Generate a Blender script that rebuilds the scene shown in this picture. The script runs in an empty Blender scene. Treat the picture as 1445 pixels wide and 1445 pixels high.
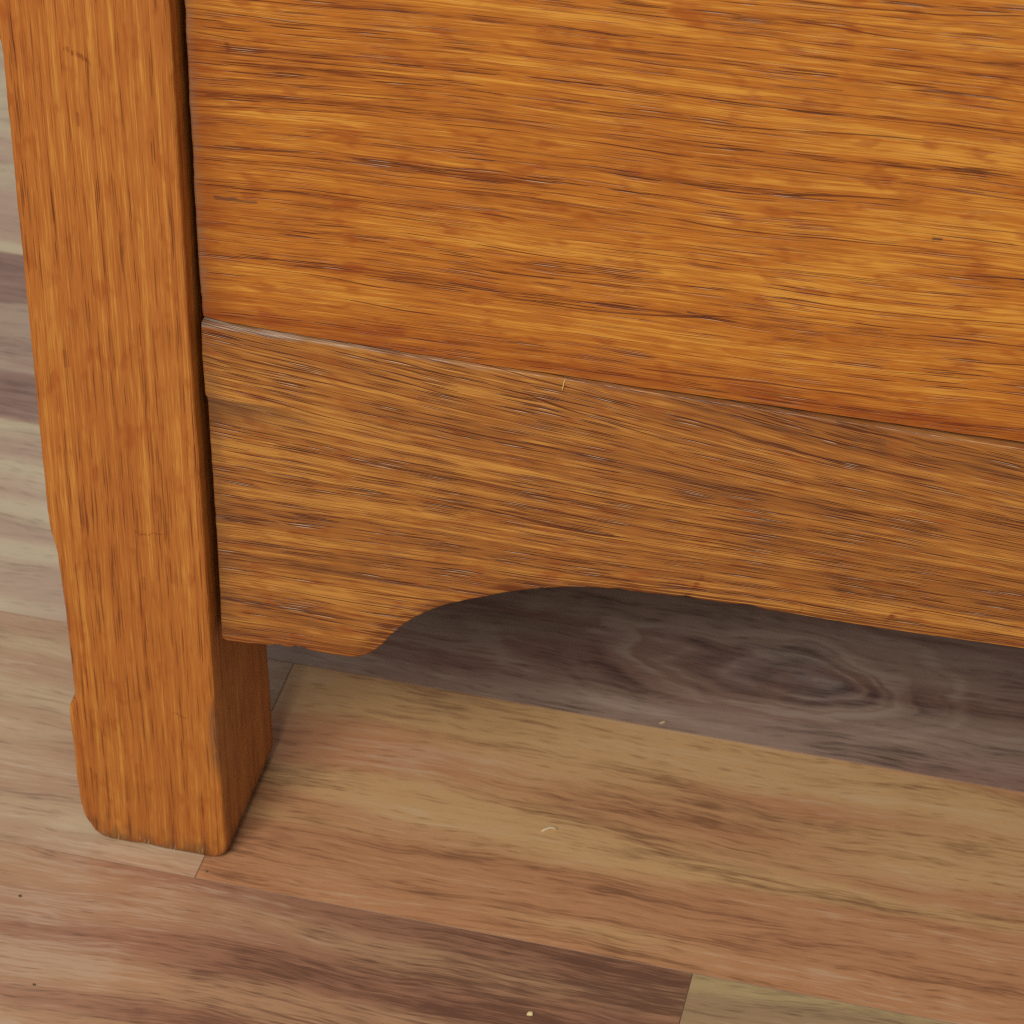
import bpy, bmesh, math, random
from mathutils import Matrix, Vector, noise as mnoise
from mathutils.geometry import delaunay_2d_cdt

scene = bpy.context.scene
COL = scene.collection
random.seed(7)

# ------------------------------------------------------------------ camera
cam_d = bpy.data.cameras.new('camera')
cam = bpy.data.objects.new('camera', cam_d)
COL.objects.link(cam)
RX = Vector((0.972777, 0.231203, 0.015812))
DN = Vector((0.155838, -0.602132, -0.783040))
FW = Vector((-0.171521, 0.764187, -0.621771))
CP = Vector((0.244520, -0.666237, 0.708766))
cam.matrix_world = Matrix(((RX.x, -DN.x, -FW.x, CP.x),
                           (RX.y, -DN.y, -FW.y, CP.y),
                           (RX.z, -DN.z, -FW.z, CP.z),
                           (0, 0, 0, 1)))
cam_d.sensor_width = 36.0
cam_d.lens = 105.405
cam_d.clip_start = 0.02
cam_d.clip_end = 60
cam_d.dof.use_dof = True
cam_d.dof.focus_distance = 0.845
cam_d.dof.aperture_fstop = 38
scene.camera = cam

# ------------------------------------------------------------------ light
world = bpy.data.worlds.new('World')
scene.world = world
world.use_nodes = True
bg = world.node_tree.nodes['Background']
bg.inputs[0].default_value = (1.0, 0.985, 0.96, 1)
bg.inputs[1].default_value = 0.36


def area(name, loc, target, sx, sy, power, col):
    d = bpy.data.lights.new(name, 'AREA')
    d.shape = 'RECTANGLE'
    d.size, d.size_y = sx, sy
    d.energy = power
    d.color = col
    o = bpy.data.objects.new(name, d)
    COL.objects.link(o)
    o.location = loc
    o.rotation_euler = (Vector(target) - Vector(loc)).to_track_quat('-Z', 'Y').to_euler()
    return o


area('ceiling_lamp', (-0.30, -1.86, 1.95), (0.1, 0.0, 0.1), 1.1, 0.9, 54, (1.0, 0.965, 0.91))

vs = scene.view_settings
vs.view_transform = 'Standard'
vs.look = 'None'
vs.exposure = 0.0
vs.gamma = 1.0
vs.use_curve_mapping = False
scene.cycles.max_bounces = 4
scene.cycles.diffuse_bounces = 2
scene.cycles.glossy_bounces = 2
scene.cycles.use_adaptive_sampling = True
scene.cycles.adaptive_threshold = 0.01
scene.cycles.adaptive_min_samples = 64
scene.cycles.use_denoising = False
scene.cycles.pixel_filter_type = 'BLACKMAN_HARRIS'
scene.cycles.filter_width = 1.2


# ------------------------------------------------------------------ node helpers
class NT:
    def __init__(self, tree):
        self.t = tree

    def n(self, kind, **kw):
        x = self.t.nodes.new(kind)
        for k, v in kw.items():
            setattr(x, k, v)
        return x

    def put(self, sock, v):
        if isinstance(v, bpy.types.NodeSocket):
            self.t.links.new(v, sock)
        elif v is not None:
            if isinstance(v, tuple) and len(v) == 3 and sock.type == 'RGBA':
                v = (*v, 1)
            sock.default_value = v

    def m(self, op, a, b=None, c=None, clamp=False):
        x = self.n('ShaderNodeMath', operation=op, use_clamp=clamp)
        for i, v in enumerate((a, b, c)):
            self.put(x.inputs[i], v)
        return x.outputs[0]

    def sm(self, v, lo, hi, a=0.0, b=1.0):
        x = self.n('ShaderNodeMapRange', interpolation_type='SMOOTHSTEP')
        for i, q in enumerate((v, lo, hi, a, b)):
            self.put(x.inputs[i], q)
        return x.outputs[0]

    def vec(self, x, y, z):
        c = self.n('ShaderNodeCombineXYZ')
        for i, v in enumerate((x, y, z)):
            self.put(c.inputs[i], v)
        return c.outputs[0]

    def noise(self, u, v, su, sv, off=0.0, det=1.0, rough=0.5, dist=0.0):
        p = self.vec(self.m('MULTIPLY_ADD', u, su, off), self.m('MULTIPLY_ADD', v, sv, off * 1.7), 0.0)
        x = self.n('ShaderNodeTexNoise', noise_dimensions='2D')
        self.put(x.inputs['Vector'], p)
        x.inputs['Scale'].default_value = 1
        x.inputs['Detail'].default_value = det
        x.inputs['Roughness'].default_value = rough
        x.inputs['Distortion'].default_value = dist
        return x.outputs[0]

    def voro(self, u, v, su, sv, off=0.0):
        p = self.vec(self.m('MULTIPLY_ADD', u, su, off), self.m('MULTIPLY_ADD', v, sv, off * 1.3), 0.0)
        x = self.n('ShaderNodeTexVoronoi', voronoi_dimensions='2D')
        self.put(x.inputs['Vector'], p)
        x.inputs['Scale'].default_value = 1
        s = self.n('ShaderNodeSeparateColor')
        self.t.links.new(x.outputs['Color'], s.inputs[0])
        return x.outputs['Distance'], s.outputs[0], s.outputs[1]

    def mix(self, fac, a, b, blend='MIX'):
        x = self.n('ShaderNodeMix', data_type='RGBA', blend_type=blend)
        x.clamp_factor = True
        self.put(x.inputs['Factor'], fac)
        self.put(x.inputs['A'], a)
        self.put(x.inputs['B'], b)
        return x.outputs['Result']


def srgb(r, g, b):
    f = lambda c: (c / 255 / 12.92) if c <= 10 else ((c / 255 + 0.055) / 1.055) ** 2.4
    return (f(r), f(g), f(b))


def seg_mask(T, x, z, p, q, wid):
    """mask of a short dent drawn as a capsule between two points of the board face"""
    px, pz = p
    dx, dz = q[0] - px, q[1] - pz
    l2 = max(dx * dx + dz * dz, 1e-9)
    ax = T.m('SUBTRACT', x, px)
    az = T.m('SUBTRACT', z, pz)
    h = T.m('DIVIDE', T.m('ADD', T.m('MULTIPLY', ax, dx), T.m('MULTIPLY', az, dz)), l2, clamp=True)
    ex = T.m('SUBTRACT', ax, T.m('MULTIPLY', h, dx))
    ez = T.m('SUBTRACT', az, T.m('MULTIPLY', h, dz))
    d = T.m('SQRT', T.m('ADD', T.m('MULTIPLY', ex, ex), T.m('MULTIPLY', ez, ez)))
    return T.sm(d, wid, wid * 0.35)


def new_mat(name):
    m = bpy.data.materials.new(name)
    m.use_nodes = True
    T = NT(m.node_tree)
    bs = m.node_tree.nodes['Principled BSDF']
    return m, T, bs


def oak(name, grain, light, mid, dark, seed, pore=1.0, pale=1.0, lines=1.0, mottle=1.0, contrast=1.0,
        tilt=None, marks=(), wear=None, rough=0.42, dens=0.0, fibre=1.0, wander=1.0, freq=1.0, lgate=0.44, ulen=1.0):
    m, T, bs = new_mat(name)
    tc = T.n('ShaderNodeTexCoord')
    sp = T.n('ShaderNodeSeparateXYZ')
    T.t.links.new(tc.outputs['Object'], sp.inputs[0])
    X, Y, Z = sp.outputs
    # u runs along the grain, v across it (both cross axes folded into one, so every face shows grain)
    if grain == 'x':
        u, v = X, T.m('ADD', Z, Y)
    elif grain == 'z':
        u, v = Z, T.m('ADD', X, Y)
    else:
        u, v = Y, T.m('ADD', Z, X)
    if tilt:
        v = tilt(T, u, v)
    s = seed * 3.17
    w1 = T.m('SUBTRACT', T.noise(u, v, 7, 20, s), 0.5)
    w2 = T.m('SUBTRACT', T.noise(u, v, 40, 130, s + 4), 0.5)
    v0 = v
    v = T.m('ADD', v, T.m('ADD', T.m('MULTIPLY', w1, 0.006 * wander), T.m('MULTIPLY', w2, 0.0009 * wander)))
    broad = T.noise(u, v, 6, 60, s + 1, 1)
    band = T.noise(u, v, 5 * ulen, 270 * freq, s + 2, 2, 0.6)
    streak = T.noise(u, v, 13 * ulen, 1050 * freq, s + 3, 2, 0.7)
    fine = T.noise(u, v, 90, 2300, s + 5, 1, 0.6)
    blot = T.noise(u, v0, 48, 110, s + 6, 2, 0.6)
    rb = T.noise(u, v0, 75, 190, s + 8, 2, 0.6)
    # tone: low = pale, high = dark
    t = T.m('MULTIPLY', broad, 1.0 * mottle)
    t = T.m('MULTIPLY_ADD', band, 1.7, t)
    t = T.m('MULTIPLY_ADD', streak, 1.3 * fibre, t)
    t = T.m('MULTIPLY_ADD', fine, 1.1, t)
    t = T.m('MULTIPLY_ADD', blot, 0.9 * mottle, t)
    t = T.m('SUBTRACT', t, 0.5 * (1.0 * mottle + 1.7 + 1.3 * fibre + 1.1 + 0.9 * mottle))
    t = T.m('MULTIPLY_ADD', t, contrast, 0.5)
    c = T.mix(T.sm(t, -0.05, 0.55), light, mid)
    c = T.mix(T.sm(t, 0.50, 1.25), c, dark)
    # red-brown finish gathered in blotches
    c = T.mix(T.m('MULTIPLY', T.sm(rb, 0.56, 0.76), 0.6 * mottle), c, srgb(146, 62, 14))
    # open pores: short dashes crowded into the early wood
    early = T.sm(band, 0.40 - dens, 0.60 - dens)
    d, r1, r2 = T.voro(u, v, 44, 1650, s + 11)
    on1 = T.m('MULTIPLY', T.sm(r1, 0.36, 0.44), T.m('MULTIPLY_ADD', early, 0.85, 0.15))
    th1 = T.m('MULTIPLY_ADD', r2, 0.22, 0.20)
    p1 = T.m('MULTIPLY', T.sm(T.m('DIVIDE', d, th1), 1.0, 0.55), on1)
    d2, q1, q2 = T.voro(u, v, 22, 1150, s + 16)
    on2 = T.m('MULTIPLY', T.sm(q1, 0.55, 0.6), T.m('MULTIPLY_ADD', early, 0.7, 0.3))
    p2 = T.m('MULTIPLY', T.sm(T.m('DIVIDE', d2, T.m('MULTIPLY_ADD', q2, 0.16, 0.13)), 1.0, 0.35), on2)
    tot = T.m('MAXIMUM', p1, p2)
    pcol = T.mix(rb, srgb(122, 54, 16), srgb(52, 34, 26))
    c = T.mix(T.m('MULTIPLY', tot, 0.95 * pore, clamp=True), c, pcol)
    # long thin dark vessel lines
    if lines:
        wob = T.noise(u, v, 6, 70, s + 15, 1)
        for K, wid, thr, amt, lc in ((170, 0.042, lgate + 0.06, 0.85, srgb(92, 40, 14)), (430, 0.075, lgate + 0.08, 0.6, srgb(112, 52, 18))):
            ph = T.m('MULTIPLY_ADD', v, K, T.m('MULTIPLY', wob, 2.2))
            idn = T.m('FLOOR', ph)
            f = T.m('ABSOLUTE', T.m('SUBTRACT', T.m('SUBTRACT', ph, idn), 0.5))
            g = T.sm(T.noise(u, idn, 24, 3.71, s + 22, 1), thr, thr + 0.16)
            g = T.m('MULTIPLY_ADD', g, wid, 0.0001)
            lk = T.sm(T.m('DIVIDE', f, g), 1.0, 0.5)
            lk = T.m('MULTIPLY', lk, T.sm(g, 0.0, wid * 0.5))
            c = T.mix(T.m('MULTIPLY', lk, amt * lines, clamp=True), c, lc)
    # glints on the walls of some pores, painted into the colour as pale flecks
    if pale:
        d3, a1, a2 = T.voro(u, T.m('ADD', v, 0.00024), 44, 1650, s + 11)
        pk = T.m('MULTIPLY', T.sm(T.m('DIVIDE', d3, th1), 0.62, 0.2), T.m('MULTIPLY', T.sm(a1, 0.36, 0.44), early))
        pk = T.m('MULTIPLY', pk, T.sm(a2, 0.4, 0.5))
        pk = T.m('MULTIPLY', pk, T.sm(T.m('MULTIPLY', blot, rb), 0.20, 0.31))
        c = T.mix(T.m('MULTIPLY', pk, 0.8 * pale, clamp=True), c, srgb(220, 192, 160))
    for (p, q, wid, col, amt) in marks:
        jx = T.m('ADD', X, T.m('MULTIPLY', w2, 0.004))
        jz = T.m('ADD', Z, T.m('MULTIPLY', T.m('SUBTRACT', rb, 0.5), 0.004))
        mk = T.m('MULTIPLY', seg_mask(T, jx, jz, p, q, wid), T.sm(streak, 0.35, 0.6, 0.05, 0.85))
        c = T.mix(T.m('MULTIPLY', mk, amt), c, col)
    if wear:
        c = wear(T, X, Y, Z, c, rb, fine, blot)
    T.put(bs.inputs['Base Color'], c)
    rg = T.m('MULTIPLY_ADD', blot, 0.3, rough - 0.15)
    T.put(bs.inputs['Roughness'], rg)
    bs.inputs['Specular IOR Level'].default_value = 0.35
    h = T.m('MULTIPLY_ADD', tot, -1.0 * pore, T.m('MULTIPLY', streak, 0.6))
    bp = T.n('ShaderNodeBump')
    bp.inputs['Strength'].default_value = 0.8
    bp.inputs['Distance'].default_value = 0.0003
    T.put(bp.inputs['Height'], h)
    T.put(bs.inputs['Normal'], bp.outputs[0])
    return m


def plank_mat(name, cream, warm, dark, seed, warm_amt=0.5, dark_amt=0.5, rings=None, rough=0.33, field=None, shade=None):
    m, T, bs = new_mat(name)
    tc = T.n('ShaderNodeTexCoord')
    sp = T.n('ShaderNodeSeparateXYZ')
    T.t.links.new(tc.outputs['Object'], sp.inputs[0])
    X, Y, Z = sp.outputs
    s = seed * 2.31
    w1 = T.m('SUBTRACT', T.noise(X, Y, 7, 16, s), 0.5)
    w2 = T.m('SUBTRACT', T.noise(X, Y, 40, 90, s + 3), 0.5)
    v = T.m('ADD', Y, T.m('ADD', T.m('MULTIPLY', w1, 0.016), T.m('MULTIPLY', w2, 0.003)))
    broad = T.noise(X, v, 4.5, 44, s + 1, 1)
    if field:
        broad = T.m('ADD', broad, field(T, X, v))
    broad2 = T.noise(X, v, 8, 70, s + 7, 1)
    str1 = T.noise(X, v, 16, 360, s + 2, 2, 0.65)
    str2 = T.noise(X, v, 60, 1250, s + 4, 2, 0.75)
    cloud = T.noise(X, Y, 30, 60, s + 8, 2, 0.6)
    c = T.mix(T.sm(broad, 0.52 - 0.22 * warm_amt, 0.74 - 0.22 * warm_amt), cream, warm)
    dk = T.m('MULTIPLY_ADD', str2, 1.7, T.m('MULTIPLY', str1, 1.3))
    dk = T.m('MULTIPLY_ADD', broad2, 1.3, dk)
    dk = T.m('MULTIPLY_ADD', cloud, 0.9, dk)
    dk = T.m('SUBTRACT', dk, 0.5 * 5.2)
    if shade:
        dk = T.m('ADD', dk, shade(T, X, v))
    if rings:
        (cx, cy, ll, lr, hw, period, amt) = rings
        dx = T.m('SUBTRACT', X, cx)
        ex = T.m('MULTIPLY_ADD', T.m('MINIMUM', dx, 0.0), hw / ll, T.m('MULTIPLY', T.m('MAXIMUM', dx, 0.0), hw / lr))
        ey = T.m('SUBTRACT', v, cy)
        r = T.m('SQRT', T.m('ADD', T.m('MULTIPLY', ex, ex), T.m('MULTIPLY', ey, ey)))
        r = T.m('ADD', r, T.m('MULTIPLY', w2, 0.009))
        rn = T.noise(r, 0.0, 1.0 / period, 1.0, s + 9, 2, 0.6)
        fade = T.sm(r, hw * 1.5, hw * 0.6)
        dk = T.m('ADD', T.m('MULTIPLY', dk, T.m('MULTIPLY_ADD', fade, -0.3, 1.0)),
                 T.m('MULTIPLY', T.m('MULTIPLY', T.m('SUBTRACT', rn, 0.5), fade), amt))
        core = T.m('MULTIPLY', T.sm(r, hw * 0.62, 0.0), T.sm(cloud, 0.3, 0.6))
        c = T.mix(T.m('MULTIPLY', core, 0.45), c, srgb(160, 156, 152))  # grey knot centre, with the soft sheen over it painted into the colour
    c = T.mix(T.m('MULTIPLY', T.sm(dk, 0.2 - 0.6 * dark_amt, 1.25 - 0.6 * dark_amt), 0.85), c, dark)
    c = T.mix(T.m('MULTIPLY', T.sm(dk, -0.15, -0.8), 0.45), c, T.mix(0.5, cream, (0.72, 0.6, 0.45)))
    # printed pores
    d, r1, r2 = T.voro(X, v, 95, 900, s + 12)
    pm = T.m('MULTIPLY', T.sm(d, 0.36, 0.12), T.sm(r1, 0.55, 0.65))
    pm = T.m('MULTIPLY', pm, T.sm(str1, 0.42, 0.6))
    c = T.mix(T.m('MULTIPLY', pm, 0.4), c, T.mix(0.25, dark, (0.05, 0.03, 0.02)))
    T.put(bs.inputs['Base Color'], c)
    T.put(bs.inputs['Roughness'], T.m('MULTIPLY_ADD', cloud, 0.3, rough - 0.15))
    bs.inputs['Specular IOR Level'].default_value = 0.5
    h = T.noise(X, Y, 300, 420, s + 17, 1)
    bp = T.n('ShaderNodeBump')
    bp.inputs['Strength'].default_value = 0.25
    bp.inputs['Distance'].default_value = 0.0002
    T.put(bp.inputs['Height'], h)
    T.put(bs.inputs['Normal'], bp.outputs[0])
    return m


def plain_mat(name, a, b, scale=400, rough=0.7):
    m, T, bs = new_mat(name)
    tc = T.n('ShaderNodeTexCoord')
    sp = T.n('ShaderNodeSeparateXYZ')
    T.t.links.new(tc.outputs['Object'], sp.inputs[0])
    n = T.noise(sp.outputs[0], T.m('ADD', sp.outputs[1], sp.outputs[2]), scale, scale, 1.0, 1)
    T.put(bs.inputs['Base Color'], T.mix(n, a, b))
    bs.inputs['Roughness'].default_value = rough
    return m


# ------------------------------------------------------------------ object helpers
def link(name, mesh, mat, parent=None, smooth=False):
    o = bpy.data.objects.new(name, mesh)
    COL.objects.link(o)
    if mat:
        mesh.materials.clear()
        mesh.materials.append(mat)
    if parent:
        o.parent = parent
    if smooth:
        for p in mesh.polygons:
            p.use_smooth = True
    return o


def empty(name, loc=(0, 0, 0)):
    o = bpy.data.objects.new(name, None)
    COL.objects.link(o)
    o.location = loc
    o.empty_display_size = 0.05
    return o


def board_mesh(name, outline, y0, y1, rad, skew=None, segs=3):
    """a board whose face is `outline` (x, z), front at y0, back at y1, worn front edge of radius rad(i)"""
    n = len(outline)
    P = [Vector((a, b)) for a, b in outline]
    area2 = sum(P[i].x * P[(i + 1) % n].y - P[(i + 1) % n].x * P[i].y for i in range(n))
    if area2 < 0:
        P.reverse()
    nor = []
    for i in range(n):
        e = (P[(i + 1) % n] - P[i]).normalized() + (P[i] - P[i - 1]).normalized()
        e = e.normalized() if e.length > 1e-6 else Vector((1, 0))
        nor.append(Vector((-e.y, e.x)))          # inward for counter-clockwise
    bm = bmesh.new()
    rings = []
    fy = (lambda x, z: y0) if skew is None else skew
    for k in range(segs + 1):
        a = (math.pi / 2) * k / segs
        ring = []
        for i in range(n):
            r = rad(P[i]) if callable(rad) else rad
            q = P[i] + nor[i] * (r * (1 - math.sin(a)))
            ring.append(bm.verts.new((q.x, fy(q.x, q.y) + r * (1 - math.cos(a)), q.y)))
        rings.append(ring)
    rings.append([bm.verts.new((p.x, y1, p.y)) for p in P])
    for a, b in zip(rings, rings[1:]):
        for i in range(n):
            j = (i + 1) % n
            f = bm.faces.new((a[i], b[i], b[j], a[j]))
            f.smooth = True
    cdt = delaunay_2d_cdt(P, [(i, (i + 1) % n) for i in range(n)], [], 1, 1e-7)
    src = [o[0] if o else None for o in cdt[3]]
    for tri in cdt[2]:
        i, j, k = (src[q] for q in tri)
        if None in (i, j, k):
            continue
        bm.faces.new((rings[0][i], rings[0][j], rings[0][k]))
        bm.faces.new((rings[-1][i], rings[-1][k], rings[-1][j]))
    bmesh.ops.recalc_face_normals(bm, faces=bm.faces)
    me = bpy.data.meshes.new(name)
    bm.to_mesh(me)
    bm.free()
    return me


def box_mesh(name, x0, x1, y0, y1, z0, z1, bev=0.0):
    bm = bmesh.new()
    bmesh.ops.create_cube(bm, size=1)
    for v in bm.verts:
        v.co = Vector(((x0 + x1) / 2 + v.co.x * (x1 - x0), (y0 + y1) / 2 + v.co.y * (y1 - y0),
                       (z0 + z1) / 2 + v.co.z * (z1 - z0)))
    if bev:
        bmesh.ops.bevel(bm, geom=list(bm.edges), offset=bev, segments=1, affect='EDGES')
    me = bpy.data.meshes.new(name)
    bm.to_mesh(me)
    bm.free()
    return me


def lerp_tab(tab, x):
    if x <= tab[0][0]:
        return tab[0][1]
    for (a, va), (b, vb) in zip(tab, tab[1:]):
        if x <= b:
            return va + (vb - va) * (x - a) / (b - a)
    return tab[-1][1]


def n1(x, s, k=0.0):
    return mnoise.noise(Vector((x * s, k * 7.7 + 0.3, k * 3.1)))


# ------------------------------------------------------------------ floor
PHI = -0.0083
floor = empty('floor')
floor.rotation_euler = (0, 0, PHI)
floor['kind'] = 'structure'
floor['label'] = 'wood strip floor of mixed pale, pinkish and dark boards'
sub = link('subfloor', box_mesh('subfloor', -1.6, 2.0, -0.8, 1.6, -0.03, -0.0085),
           plain_mat('subfloor_dark', (0.03, 0.022, 0.018), (0.05, 0.036, 0.028)), floor)



def tan_field(T, X, v):
    """heart-wood colour of the wide warm board: cream sap edge at the back, a cream streak in the middle, pink front"""
    a = T.sm(v, 0.074, 0.092, 0.0, -0.22)
    b = T.m('MULTIPLY', T.sm(v, 0.030, 0.040), T.sm(v, 0.054, 0.044))
    c = T.sm(v, 0.030, 0.006, 0.04, 0.2)
    return T.m('ADD', T.m('MULTIPLY_ADD', b, -0.16, a), c)


def brown_shade(T, X, v):
    return T.sm(X, -0.05, 0.13, -0.25, 0.5)


def grey_shade(T, X, v):
    return T.m('ADD', T.sm(X, 0.02, 0.10, -0.35, 0.0), T.sm(v, 0.150, 0.200, 0.0, 0.35))


PM = {
    'tan': plank_mat('plank_tan', srgb(204, 162, 112), srgb(190, 136, 96), srgb(126, 84, 58), 1, 0.55, 0.5, field=tan_field),
    'beige': plank_mat('plank_beige', srgb(194, 168, 134), srgb(180, 146, 116), srgb(138, 108, 86), 2, 0.5, 0.45),
    'brown': plank_mat('plank_brown', srgb(176, 136, 102), srgb(158, 114, 88), srgb(100, 68, 54), 8.3, 0.5, 0.55, shade=brown_shade),
    'olive': plank_mat('plank_olive', srgb(186, 162, 116), srgb(164, 136, 102), srgb(120, 96, 74), 4, 0.4, 0.45),
    'pale': plank_mat('plank_pale', srgb(200, 184, 154), srgb(186, 160, 138), srgb(144, 122, 106), 5, 0.45, 0.35),
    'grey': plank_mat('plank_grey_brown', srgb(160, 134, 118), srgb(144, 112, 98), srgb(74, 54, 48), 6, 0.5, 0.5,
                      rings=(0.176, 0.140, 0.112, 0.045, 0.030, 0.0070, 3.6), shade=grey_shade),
    'mauve': plank_mat('plank_mauve', srgb(176, 152, 132), srgb(152, 122, 108), srgb(108, 82, 76), 7, 0.6, 0.55),
}
M_EDGE = plain_mat('plank_edge', (0.26, 0.14, 0.08), (0.34, 0.19, 0.11))
W = 0.1104
Y0 = -0.0095
rows = {
    0: [(0.1596, 'brown', 'olive')],
    1: [(-0.0072, 'beige', 'tan')],
    2: [(-0.083, 'pale', 'grey')],
    3: [(0.06, 'mauve', 'beige')],
    4: [(0.22, 'pale', 'brown')],
}
keys = list(PM)


def plank(x0, x1, y0, y1, key):
    g = 0.00006
    o = link('plank', box_mesh('plank', x0 + g, x1 - g, y0 + g, y1 - g, -0.008, 0.0, 0.00013), PM[key], floor)
    o.data.materials.append(M_EDGE)
    for p in o.data.polygons:
        p.material_index = 0 if p.normal.z > 0.9 else 1
    return o


for r in range(-6, 11):
    ya = Y0 + (r - 1) * W
    yb = ya + W
    if r in rows:
        j, ka, kb = rows[r][0]
    else:
        j, ka, kb = random.uniform(-0.5, 0.5), random.choice(keys), random.choice(keys)
    L = 0.72
    ends = [j - 2 * L, j - L, j, j + L, j + 2 * L]
    cols = [random.choice(keys), ka, kb, random.choice(keys)]
    for i in range(4):
        a, b = max(ends[i], -1.6), min(ends[i + 1], 2.0)
        if b - a > 0.02:
            plank(a, b, ya, yb, cols[i])

# ------------------------------------------------------------------ chest materials
RAIL_Y = 0.004
RAIL_TOP = 0.2139


def rail_tilt(T, u, v):
    t = T.sm(v, 0.140, 0.205, -0.035, 0.10)
    return T.m('ADD', v, T.m('MULTIPLY', T.m('SUBTRACT', u, 0.0), t))


def panel_tilt(T, u, v):
    return T.m('SUBTRACT', v, T.m('MULTIPLY', u, 0.03))


def rail_wear_shade(T, X, Y, Z, c, rb, fine, blot):
    e = T.m('ADD', T.m('SUBTRACT', RAIL_TOP, Z), T.m('MULTIPLY', T.m('SUBTRACT', blot, 0.5), 0.0030))
    top = T.sm(e, 0.0014, -0.0002)
    top = T.m('MULTIPLY', top, T.sm(X, 0.11, 0.005, 0.12, 0.8))
    c = T.mix(top, c, T.mix(T.sm(fine, 0.35, 0.7), srgb(112, 92, 72), srgb(186, 172, 158)))
    # darker along the sawn lower edge; painted shade under the lip at the left end
    lo = T.m('ADD', T.m('SUBTRACT', Z, 0.093), T.m('MULTIPLY', T.m('SUBTRACT', blot, 0.5), 0.016))
    c = T.mix(T.m('MULTIPLY', T.sm(lo, 0.010, 0.0), 0.4), c, srgb(132, 62, 18))
    tg = T.m('MULTIPLY', T.m('MULTIPLY', T.sm(Z, 0.176, 0.187), T.sm(Z, 0.1884, 0.1876)), T.sm(X, 0.045, 0.004))
    c = T.mix(T.m('MULTIPLY', tg, 0.7), c, srgb(88, 54, 34))
    le = T.m('ADD', X, T.m('MULTIPLY', T.m('SUBTRACT', rb, 0.5), 0.012))
    c = T.mix(T.m('MULTIPLY', T.sm(le, 0.009, 0.001), 0.45), c, srgb(92, 58, 34))
    return c


def panel_wear(T, X, Y, Z, c, rb, fine, blot):
    le = T.m('ADD', X, T.m('MULTIPLY', T.m('SUBTRACT', rb, 0.5), 0.016))
    c = T.mix(T.m('MULTIPLY', T.sm(le, 0.016, 0.001), 0.5), c, srgb(128, 58, 16))
    l2 = T.m('ADD', X, T.m('MULTIPLY', T.m('SUBTRACT', fine, 0.5), 0.006))
    c = T.mix(T.m('MULTIPLY', T.sm(l2, 0.0042, 0.0004), 0.6), c, srgb(128, 100, 78))
    lo = T.m('ADD', T.m('SUBTRACT', Z, 0.214), T.m('MULTIPLY', T.m('SUBTRACT', blot, 0.5), 0.03))
    c = T.mix(T.m('MULTIPLY', T.sm(lo, 0.012, -0.002), 0.6), c, srgb(134, 54, 8))
    return c


def leg_wear(T, X, Y, Z, c, rb, fine, blot):
    # grime and tiny chips round the foot, rubbed arris
    lo = T.m('ADD', Z, T.m('MULTIPLY', T.m('SUBTRACT', rb, 0.5), 0.022))
    c = T.mix(T.m('MULTIPLY', T.sm(lo, 0.010, 0.0), 0.6), c, srgb(92, 62, 30))
    ch = T.m('MULTIPLY', T.sm(Z, 0.007, 0.001), T.sm(fine, 0.66, 0.74))
    c = T.mix(T.m('MULTIPLY', ch, 0.8), c, srgb(214, 196, 158))
    r = T.m('MULTIPLY', T.sm(X, -0.0035, -0.0010), T.sm(Y, 0.004, 0.0012))
    zb = T.m('MULTIPLY', T.sm(Z, 0.074, 0.064), T.sm(Z, 0.034, 0.048))
    r = T.m('MULTIPLY', r, T.m('MULTIPLY', zb, T.sm(blot, 0.36, 0.5)))
    c = T.mix(T.m('MULTIPLY', r, 0.6), c, T.mix(T.sm(fine, 0.4, 0.75), srgb(84, 46, 28), srgb(158, 122, 98)))
    return c


DK = srgb(112, 46, 14)
BK = srgb(74, 50, 40)
ED = srgb(104, 48, 14)
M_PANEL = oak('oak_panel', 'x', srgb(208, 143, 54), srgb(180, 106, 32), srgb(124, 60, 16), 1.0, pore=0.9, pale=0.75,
              lines=0.95, mottle=0.85, contrast=0.84, wander=0.9, lgate=0.40, tilt=panel_tilt, wear=panel_wear, dens=-0.06,
              marks=[((0.0131, 0.3068), (0.0130, 0.3034), 0.0011, DK, 0.7),
                     ((0.0084, 0.2562), (0.0183, 0.2569), 0.0011, BK, 0.85),
                     ((0.1620, 0.2196), (0.1660, 0.2190), 0.0050, srgb(136, 56, 8), 0.55),
                     ((0.2065, 0.2768), (0.2085, 0.2766), 0.0008, BK, 0.9),
                     ((0.1420, 0.2424), (0.1436, 0.2422), 0.0008, BK, 0.9)])
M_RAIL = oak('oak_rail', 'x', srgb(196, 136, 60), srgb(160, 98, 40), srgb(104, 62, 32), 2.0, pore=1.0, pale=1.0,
             lines=1.0, mottle=0.75, contrast=0.85, tilt=rail_tilt, wear=rail_wear_shade, dens=0.02, lgate=0.34,
             marks=[((0.1474, 0.1420), (0.1512, 0.1504), 0.0010, DK, 0.75),
                    ((0.2058, 0.1449), (0.2080, 0.1480), 0.0009, DK, 0.8),
                    ((0.2080, 0.1480), (0.2134, 0.1513), 0.0009, DK, 0.8),
                    ((0.1795, 0.1425), (0.1810, 0.1462), 0.0007, DK, 0.7),
                    # darker finish along the sawn scallop
                    ((0.0020, 0.0940), (0.0450, 0.0955), 0.0055, ED, 0.95), ((0.0490, 0.0980), (0.0635, 0.1154), 0.0055, ED, 0.95),
                    ((0.0635, 0.1154), (0.0953, 0.1333), 0.0055, ED, 0.95), ((0.0953, 0.1333), (0.1300, 0.1408), 0.0055, ED, 0.95),
                    ((0.1300, 0.1408), (0.4200, 0.1430), 0.0055, ED, 0.95)])
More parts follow.
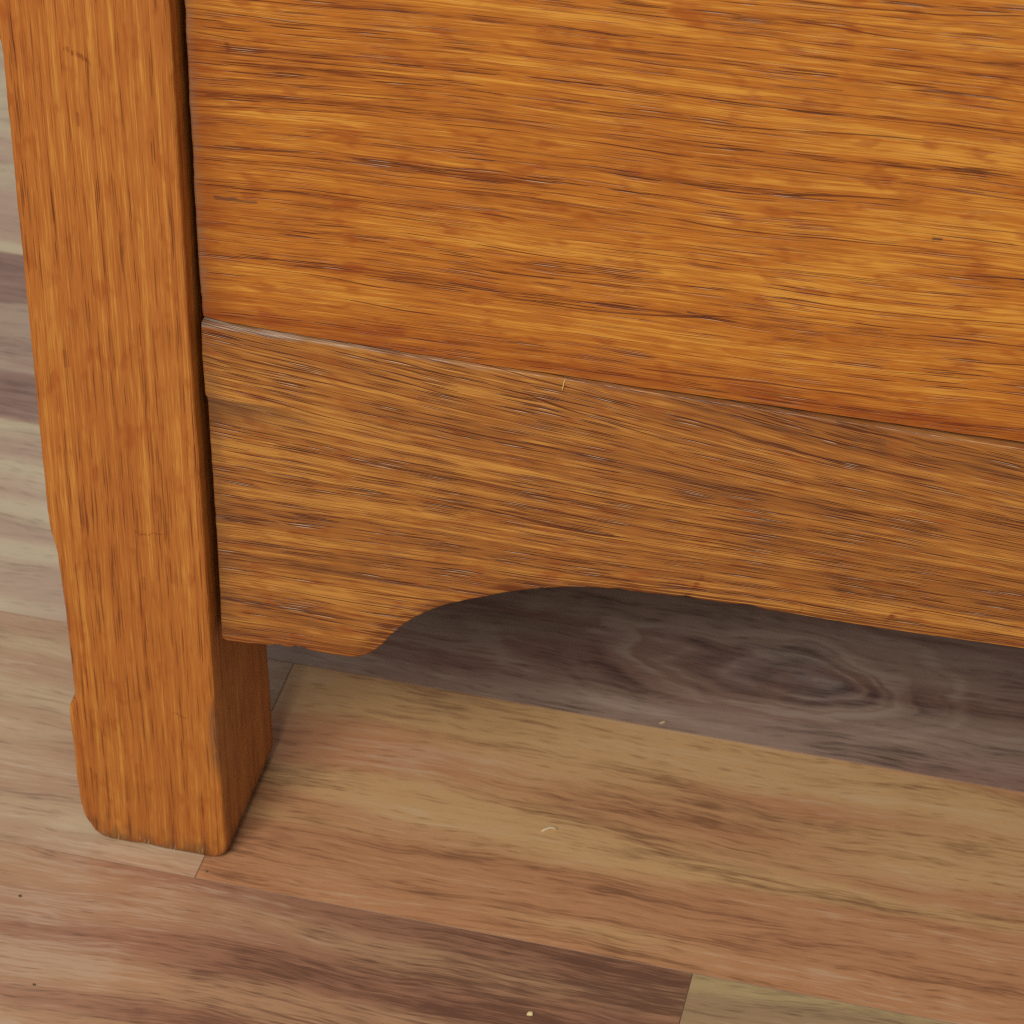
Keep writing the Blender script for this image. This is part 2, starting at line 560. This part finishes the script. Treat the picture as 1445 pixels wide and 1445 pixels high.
M_LEG = oak('oak_leg', 'z', srgb(204, 140, 60), srgb(177, 103, 40), srgb(124, 60, 20), 3.0, pore=0.6, pale=0.0,
            lines=0.0, mottle=0.6, contrast=0.6, wear=leg_wear, wander=0.25, freq=1.9, ulen=1.5, dens=-0.06,
            marks=[((-0.0307, 0.3012), (-0.0248, 0.2981), 0.0010, DK, 0.75),
                   ((-0.0224, 0.1356), (-0.0137, 0.1362), 0.0005, DK, 0.7),
                   ((-0.0293, 0.2812), (-0.0290, 0.2780), 0.0009, DK, 0.6),
                   ((-0.0387, 0.1990), (-0.0386, 0.1940), 0.0009, DK, 0.65),
                   ((-0.0214, 0.1170), (-0.0212, 0.1130), 0.0009, DK, 0.55),
                   ((-0.0140, 0.0630), (-0.0100, 0.0618), 0.0008, DK, 0.6),
                   ((-0.0480, 0.0085), (-0.0470, 0.0025), 0.0008, srgb(46, 40, 18), 0.8)])
M_IN = oak('oak_inside', 'x', srgb(150, 104, 60), srgb(126, 84, 48), srgb(90, 58, 34), 4.0, pore=0.6, pale=0.0, rough=0.75)
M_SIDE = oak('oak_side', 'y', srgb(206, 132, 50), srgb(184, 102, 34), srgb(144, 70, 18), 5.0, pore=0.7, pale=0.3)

# ------------------------------------------------------------------ chest
chest = empty('wooden_chest')
chest['label'] = 'honey-orange oak chest with square leg and scalloped lower rail standing on the floor'
chest['category'] = 'chest'

LEG_H = 0.52
D = 0.0543


def leg_mesh():
    xl_t = [(0.0, -0.0436), (0.0008, -0.0450), (0.0032, -0.0466), (0.0082, -0.0486), (0.015, -0.0495), (0.022, -0.0498), (0.0575, -0.0499),
            (0.0592, -0.0493), (0.0605, -0.0490), (0.062, -0.0483), (0.108, -0.0486), (0.1215, -0.0489),
            (0.126, -0.0494), (0.130, -0.0500), (0.138, -0.0504), (0.300, -0.0498), (0.3012, -0.0502),
            (0.303, -0.0508), (0.52, -0.0508)]
    xr_t = [(0.0, -0.0022), (0.0015, -0.0008), (0.004, 0.0004), (0.008, 0.0008), (0.02, 0.0006), (0.05, 0.0), (0.09, -0.0002), (0.11, -0.0002),
            (0.16, -0.0005), (0.21, -0.0010), (0.31, -0.0010), (0.52, -0.0010)]
    cl_t = [(0.0, 0.004), (0.01, 0.002), (0.05, 0.0011), (0.0585, 0.0011), (0.062, 0.0034), (0.10, 0.0030), (0.1234, 0.0017),
            (0.130, 0.0011), (0.52, 0.0011)]
    cr_t = [(0.0, 0.003), (0.008, 0.0016), (0.032, 0.0012), (0.045, 0.0022), (0.063, 0.0023), (0.072, 0.0012), (0.52, 0.0012)]
    zs = [0, 0.0004, 0.0009, 0.0015, 0.0022, 0.003, 0.004]
    z = 0.0055
    while z < LEG_H:
        zs.append(z)
        z += 0.0015 if z < 0.34 else 0.01
    zs.append(LEG_H)
    bm = bmesh.new()
    rings = []
    for z in zs:
        xl = lerp_tab(xl_t, z) + 0.00022 * n1(z, 90, 1) + 0.00012 * n1(z, 330, 2)
        xr = lerp_tab(xr_t, z) + 0.00022 * n1(z, 80, 3) + 0.00012 * n1(z, 300, 4)
        ins = 0.0024 * max(0, 1 - z / 0.004) ** 2
        yf = 0.00012 * n1(z, 60, 5) + ins * 0.5
        yb = D - ins
        pts = []

        def corner(cx, cy, a0, r):
            for k in range(5):
                a = a0 + (math.pi / 2) * k / 4
                pts.append((cx + r * math.cos(a), cy + r * math.sin(a)))
        rl, rr = lerp_tab(cl_t, z), lerp_tab(cr_t, z) + 0.0003 * n1(z, 150, 6)
        corner(xl + rl, yf + rl, math.pi, rl)
        for k in range(1, 10):
            pts.append((xl + rl + (xr - rr - xl - rl) * k / 10, yf))
        corner(xr - rr, yf + rr, 1.5 * math.pi, rr)
        for k in range(1, 6):
            pts.append((xr, yf + rr + (yb - 0.0015 - yf - rr) * k / 6))
        corner(xr - 0.0015, yb - 0.0015, 0, 0.0015)
        corner(xl + 0.0015, yb - 0.0015, 0.5 * math.pi, 0.0015)
        ring = []
        for i, (x, y) in enumerate(pts):
            dz = 0.0
            if z <= 0.0022:     # nibbled lower rim, bottom ring still reaches the floor in places
                dz = max(0.0, 0.0011 * mnoise.noise(Vector((x * 160, y * 160, 2.0)))) * (1 - z / 0.0022)
            ring.append(bm.verts.new((x, y, z + dz)))
        rings.append(ring)
    n = len(rings[0])
    for a, b in zip(rings, rings[1:]):
        for i in range(n):
            j = (i + 1) % n
            f = bm.faces.new((a[i], a[j], b[j], b[i]))
            f.smooth = True
    bm.faces.new(list(reversed(rings[0])))
    bm.faces.new(rings[-1])
    bmesh.ops.recalc_face_normals(bm, faces=bm.faces)
    me = bpy.data.meshes.new('leg')
    bm.to_mesh(me)
    bm.free()
    return me


CHEST_W = 0.90        # outer width between the far sides of the front legs
CHEST_D = 0.46
lm = leg_mesh()
leg = link('leg', lm, M_LEG, chest)
XR = CHEST_W - 0.05   # inner face of the right leg
for loc, sx, sy in (((XR, 0, 0), -1, 1), ((0, CHEST_D, 0), 1, -1), ((XR, CHEST_D, 0), -1, -1)):
    o = leg.copy()
    COL.objects.link(o)
    o.parent = chest
    o.location = loc
    o.scale = (sx, sy, 1)

# scalloped rail ------------------------------------------------
left_edge = [(0.0013, 0.2141), (0.0010, 0.2032), (0.0013, 0.1889), (0.0019, 0.1878), (0.0021, 0.1646), (0.0023, 0.1348),
             (0.0022, 0.1095), (0.0019, 0.0948)]
bottom = [(0.0040, 0.0938), (0.0169, 0.0950), (0.0284, 0.0958), (0.0380, 0.0957), (0.0446, 0.0961), (0.0492, 0.0982), (0.0531, 0.1020),
          (0.0579, 0.1090), (0.0635, 0.1154), (0.0709, 0.1214), (0.0781, 0.1255), (0.0873, 0.1297), (0.0953, 0.1333),
          (0.1044, 0.1363), (0.1140, 0.1388), (0.1222, 0.1400), (0.1368, 0.1411), (0.1480, 0.1417), (0.1578, 0.1420), (0.1740, 0.1421), (0.1900, 0.1420),
          (0.2049, 0.1420), (0.2200, 0.1424), (0.2360, 0.1429), (0.2460, 0.1431), (0.256, 0.1431), (0.266, 0.1430), (0.30, 0.1430), (0.34, 0.1430), (0.38, 0.1430), (XR / 2, 0.1430)]


def resample(pl, step):
    out = []
    for (a, b), (c, d) in zip(pl, pl[1:]):
        k = max(1, int(math.hypot(c - a, d - b) / step))
        for i in range(k):
            out.append((a + (c - a) * i / k, b + (d - b) * i / k))
    out.append(pl[-1])
    return out


def catmull(pl, step):
    out = []
    for i in range(len(pl) - 1):
        p0, p1, p2, p3 = (Vector(pl[max(i - 1, 0)]), Vector(pl[i]), Vector(pl[i + 1]), Vector(pl[min(i + 2, len(pl) - 1)]))
        k = max(1, int((p2 - p1).length / step))
        for j in range(k):
            t = j / k
            q = 0.5 * ((2 * p1) + (p2 - p0) * t + (2 * p0 - 5 * p1 + 4 * p2 - p3) * t * t + (3 * p1 - p0 - 3 * p2 + p3) * t ** 3)
            out.append((q.x, q.y))
    out.append(pl[-1])
    return out


half = catmull(bottom, 0.0012)
rag = []
for x, z in half:
    amp = 0.00013 if x < 0.045 or x > 0.09 else 0.00014
    z += amp * (n1(x, 260, 8) + 0.8 * n1(x, 620, 9))
    # little broken nicks in the sawn edge
    for cx, wd, dp in ((0.0205, 0.0012, 0.0009), (0.0262, 0.0009, 0.0012), (0.0287, 0.0010, 0.0011), (0.147, 0.0018, 0.0006), (0.1655, 0.003, 0.0007),
                       (0.127, 0.002, 0.0005)):
        z += dp * math.exp(-((x - cx) / wd) ** 2)
    rag.append((x, z))
le = resample(left_edge, 0.003)
le = [(x + 0.00018 * n1(z, 300, 11), z) for x, z in le]
mirror = [(XR - x, z) for x, z in reversed(rag[:-1])]
re_ = [(XR - x, z) for x, z in reversed(le)]
top = [(XR - 0.0013 - (XR - 0.0026) * i / 220, RAIL_TOP + 0.00012 * n1(i * 0.004, 20, 12) + 0.00007 * n1(i * 0.004, 200, 13)) for i in range(1, 220)]
outline = le + rag + mirror + re_ + top


def rail_rad(p):
    if p.y > 0.2125:
        return 0.0003 + 0.0005 * math.exp(-max(p.x, 0) / 0.04)
    if p.y < 0.19 and p.x > 0.003:
        return 0.0006 + 0.0003 * abs(n1(p.x, 120, 15))
    return 0.0006


rail = link('front_rail', board_mesh('front_rail', outline, RAIL_Y, 0.024, rail_rad), M_RAIL, chest)
rail['label'] = 'browner scalloped lower rail with worn pale top edge'

# panel ---------------------------------------------------------
pl_t = [(0.2144, 0.0011), (0.2237, 0.0007), (0.2382, 0.0006), (0.2547, 0.0006), (0.2732, 0.0008), (0.2845, 0.0007), (0.30, 0.0010), (0.50, 0.0010)]
pleft = []
z = 0.50
while z > 0.2150:
    x = lerp_tab(pl_t, z) + 0.00030 * n1(z, 110, 21) + 0.00018 * n1(z, 420, 22)
    pleft.append((x, z))
    z -= 0.0016
pb = [(XR * i / 240, 0.2143 + 0.0017 * max(0.0, min(1.0, (XR * i / 240 - 0.07) / 0.17)) + 0.00028 * n1(i * 0.0036, 60, 23)
       + 0.00012 * n1(i * 0.0036, 250, 24)) for i in range(1, 240)]
pright = [(XR - 0.0006, 0.2150), (XR - 0.0006, 0.50)]


def panel_skew(x, z):
    return 0.0042 + 0.0024 * math.exp(-max(x, 0) / 0.04) + 0.00015 * n1(x, 20, 25)


def panel_rad(p):
    return 0.0008 if p.x < 0.004 else (0.0003 if p.y < 0.22 else 0.0006)


panel = link('front_panel', board_mesh('front_panel', pleft + [(0.0012, 0.2147)] + pb + pright, 0.006, 0.022, panel_rad, panel_skew), M_PANEL, chest)
panel['label'] = 'wide honey-orange front board above the rail'

# unseen body that closes the chest
link('side_panel', box_mesh('side_panel', -0.040, -0.020, D + 0.0005, CHEST_D - D - 0.0005, 0.10, 0.50, 0.001), M_SIDE, chest)
link('side_panel', box_mesh('side_panel', XR + 0.020, XR + 0.040, D + 0.0005, CHEST_D - D - 0.0005, 0.10, 0.50, 0.001), M_SIDE, chest)
link('back_panel', box_mesh('back_panel', 0.001, XR - 0.001, CHEST_D - 0.03, CHEST_D - 0.012, 0.10, 0.50, 0.001), M_IN, chest)
link('bottom_board', box_mesh('bottom_board', -0.019, XR + 0.019, D + 0.001, CHEST_D - D, 0.170, 0.185, 0.001), M_IN, chest)
link('bottom_rail', box_mesh('bottom_rail', 0.001, XR - 0.001, 0.0245, D + 0.0005, 0.165, 0.185, 0.001), M_IN, chest)
link('lid', box_mesh('lid', -0.065, XR + 0.065, -0.02, CHEST_D + 0.02, LEG_H + 0.0005, LEG_H + 0.022, 0.003), M_SIDE, chest)


# ------------------------------------------------------------------ specks and fibres
def pebble(name, loc, sx, sy, sz, mat, rz=0, seed=0):
    bm = bmesh.new()
    bmesh.ops.create_icosphere(bm, subdivisions=2, radius=1)
    for v in bm.verts:
        k = 1 + 0.35 * mnoise.noise(v.co * 1.3 + Vector((seed * 5.1, 0, 0)))
        v.co = Vector((v.co.x * sx * k, v.co.y * sy * k, v.co.z * sz * k))
    zmin = min(v.co.z for v in bm.verts)
    for v in bm.verts:
        v.co.z -= zmin
    me = bpy.data.meshes.new(name)
    bm.to_mesh(me)
    bm.free()
    o = link(name, me, mat, smooth=True)
    o.location = loc
    o.rotation_euler = (0, 0, rz)
    return o


def tube(name, pts, r, mat, flat=1.0):
    bm = bmesh.new()
    rings = []
    for i, p in enumerate(pts):
        p = Vector(p)
        t = (Vector(pts[min(i + 1, len(pts) - 1)]) - Vector(pts[max(i - 1, 0)])).normalized()
        a = t.cross(Vector((0, 0, 1)))
        if a.length < 1e-3:
            a = Vector((1, 0, 0))
        a.normalize()
        b = a.cross(t)
        rr = r * (0.45 + 0.55 * math.sin(math.pi * (i + 0.6) / (len(pts) + 0.2)))
        rings.append([bm.verts.new(p + a * rr * flat * math.cos(k * math.pi / 3) + b * rr * math.sin(k * math.pi / 3)) for k in range(6)])
    for a, b in zip(rings, rings[1:]):
        for i in range(6):
            bm.faces.new((a[i], a[(i + 1) % 6], b[(i + 1) % 6], b[i])).smooth = True
    bm.faces.new(list(reversed(rings[0])))
    bm.faces.new(rings[-1])
    bmesh.ops.recalc_face_normals(bm, faces=bm.faces)
    me = bpy.data.meshes.new(name)
    bm.to_mesh(me)
    bm.free()
    return link(name, me, mat)


M_PALE = plain_mat('pale_lint', srgb(200, 172, 130), srgb(216, 192, 154), 900)
M_CRUMB = plain_mat('crumb_cream', srgb(212, 186, 128), srgb(234, 214, 160), 900)
M_SPECK = plain_mat('dark_grit', srgb(70, 52, 36), srgb(96, 74, 50), 900)
M_STRAW = plain_mat('straw', srgb(206, 176, 92), srgb(228, 206, 130), 900, 0.5)


def tag(o, label, cat, group=None):
    o['label'] = label
    o['category'] = cat
    if group:
        o['group'] = group


o = tube('pale_curl', [(0.0985, 0.0396, 0.0003), (0.0996, 0.0408, 0.0005), (0.1008, 0.0416, 0.0007), (0.1020, 0.0419, 0.0007), (0.1032, 0.0418, 0.0004)],
         0.0003, M_PALE, 2.4)  # small flat pale curl lying on the tan board
tag(o, 'tiny pale curled fleck on the tan board in front of the scallop', 'lint')
o = pebble('crumb', (0.1132, -0.0407, 0), 0.0011, 0.0009, 0.0006, M_CRUMB, 0.4, 1)
tag(o, 'small cream crumb on the brown board near the bottom edge', 'crumb')
o = pebble('lint_tuft', (0.1274, 0.1027, 0), 0.0012, 0.0005, 0.0003, M_PALE, 0.7, 2)
tag(o, 'whitish tuft of lint on the seam below the dark board', 'lint')
o = pebble('grit', (-0.0043, -0.0058, 0), 0.0004, 0.0004, 0.0002, M_SPECK, 0, 3)
tag(o, 'dark speck of grit just in front of the square leg', 'grit', 'specks of grit on the floor')
o = pebble('grit', (-0.0598, -0.0315, 0), 0.0006, 0.0005, 0.0002, M_SPECK, 0, 4)
tag(o, 'dark speck of grit left of and in front of the leg', 'grit', 'specks of grit on the floor')
o = pebble('grit', (-0.0417, -0.0669, 0), 0.0005, 0.0004, 0.0002, M_SPECK, 0, 5)
tag(o, 'dark speck of grit in the lower left corner', 'grit', 'specks of grit on the floor')
o = tube('straw_fibre', [(0.1079, 0.0036, 0.2098), (0.1081, 0.0034, 0.2110), (0.1083, 0.0034, 0.2122), (0.1084, 0.0037, 0.2132), (0.1086, 0.0044, 0.2141)],
         0.00014, M_STRAW)
tag(o, 'short yellowish straw fibre caught on the top edge of the rail', 'fibre')
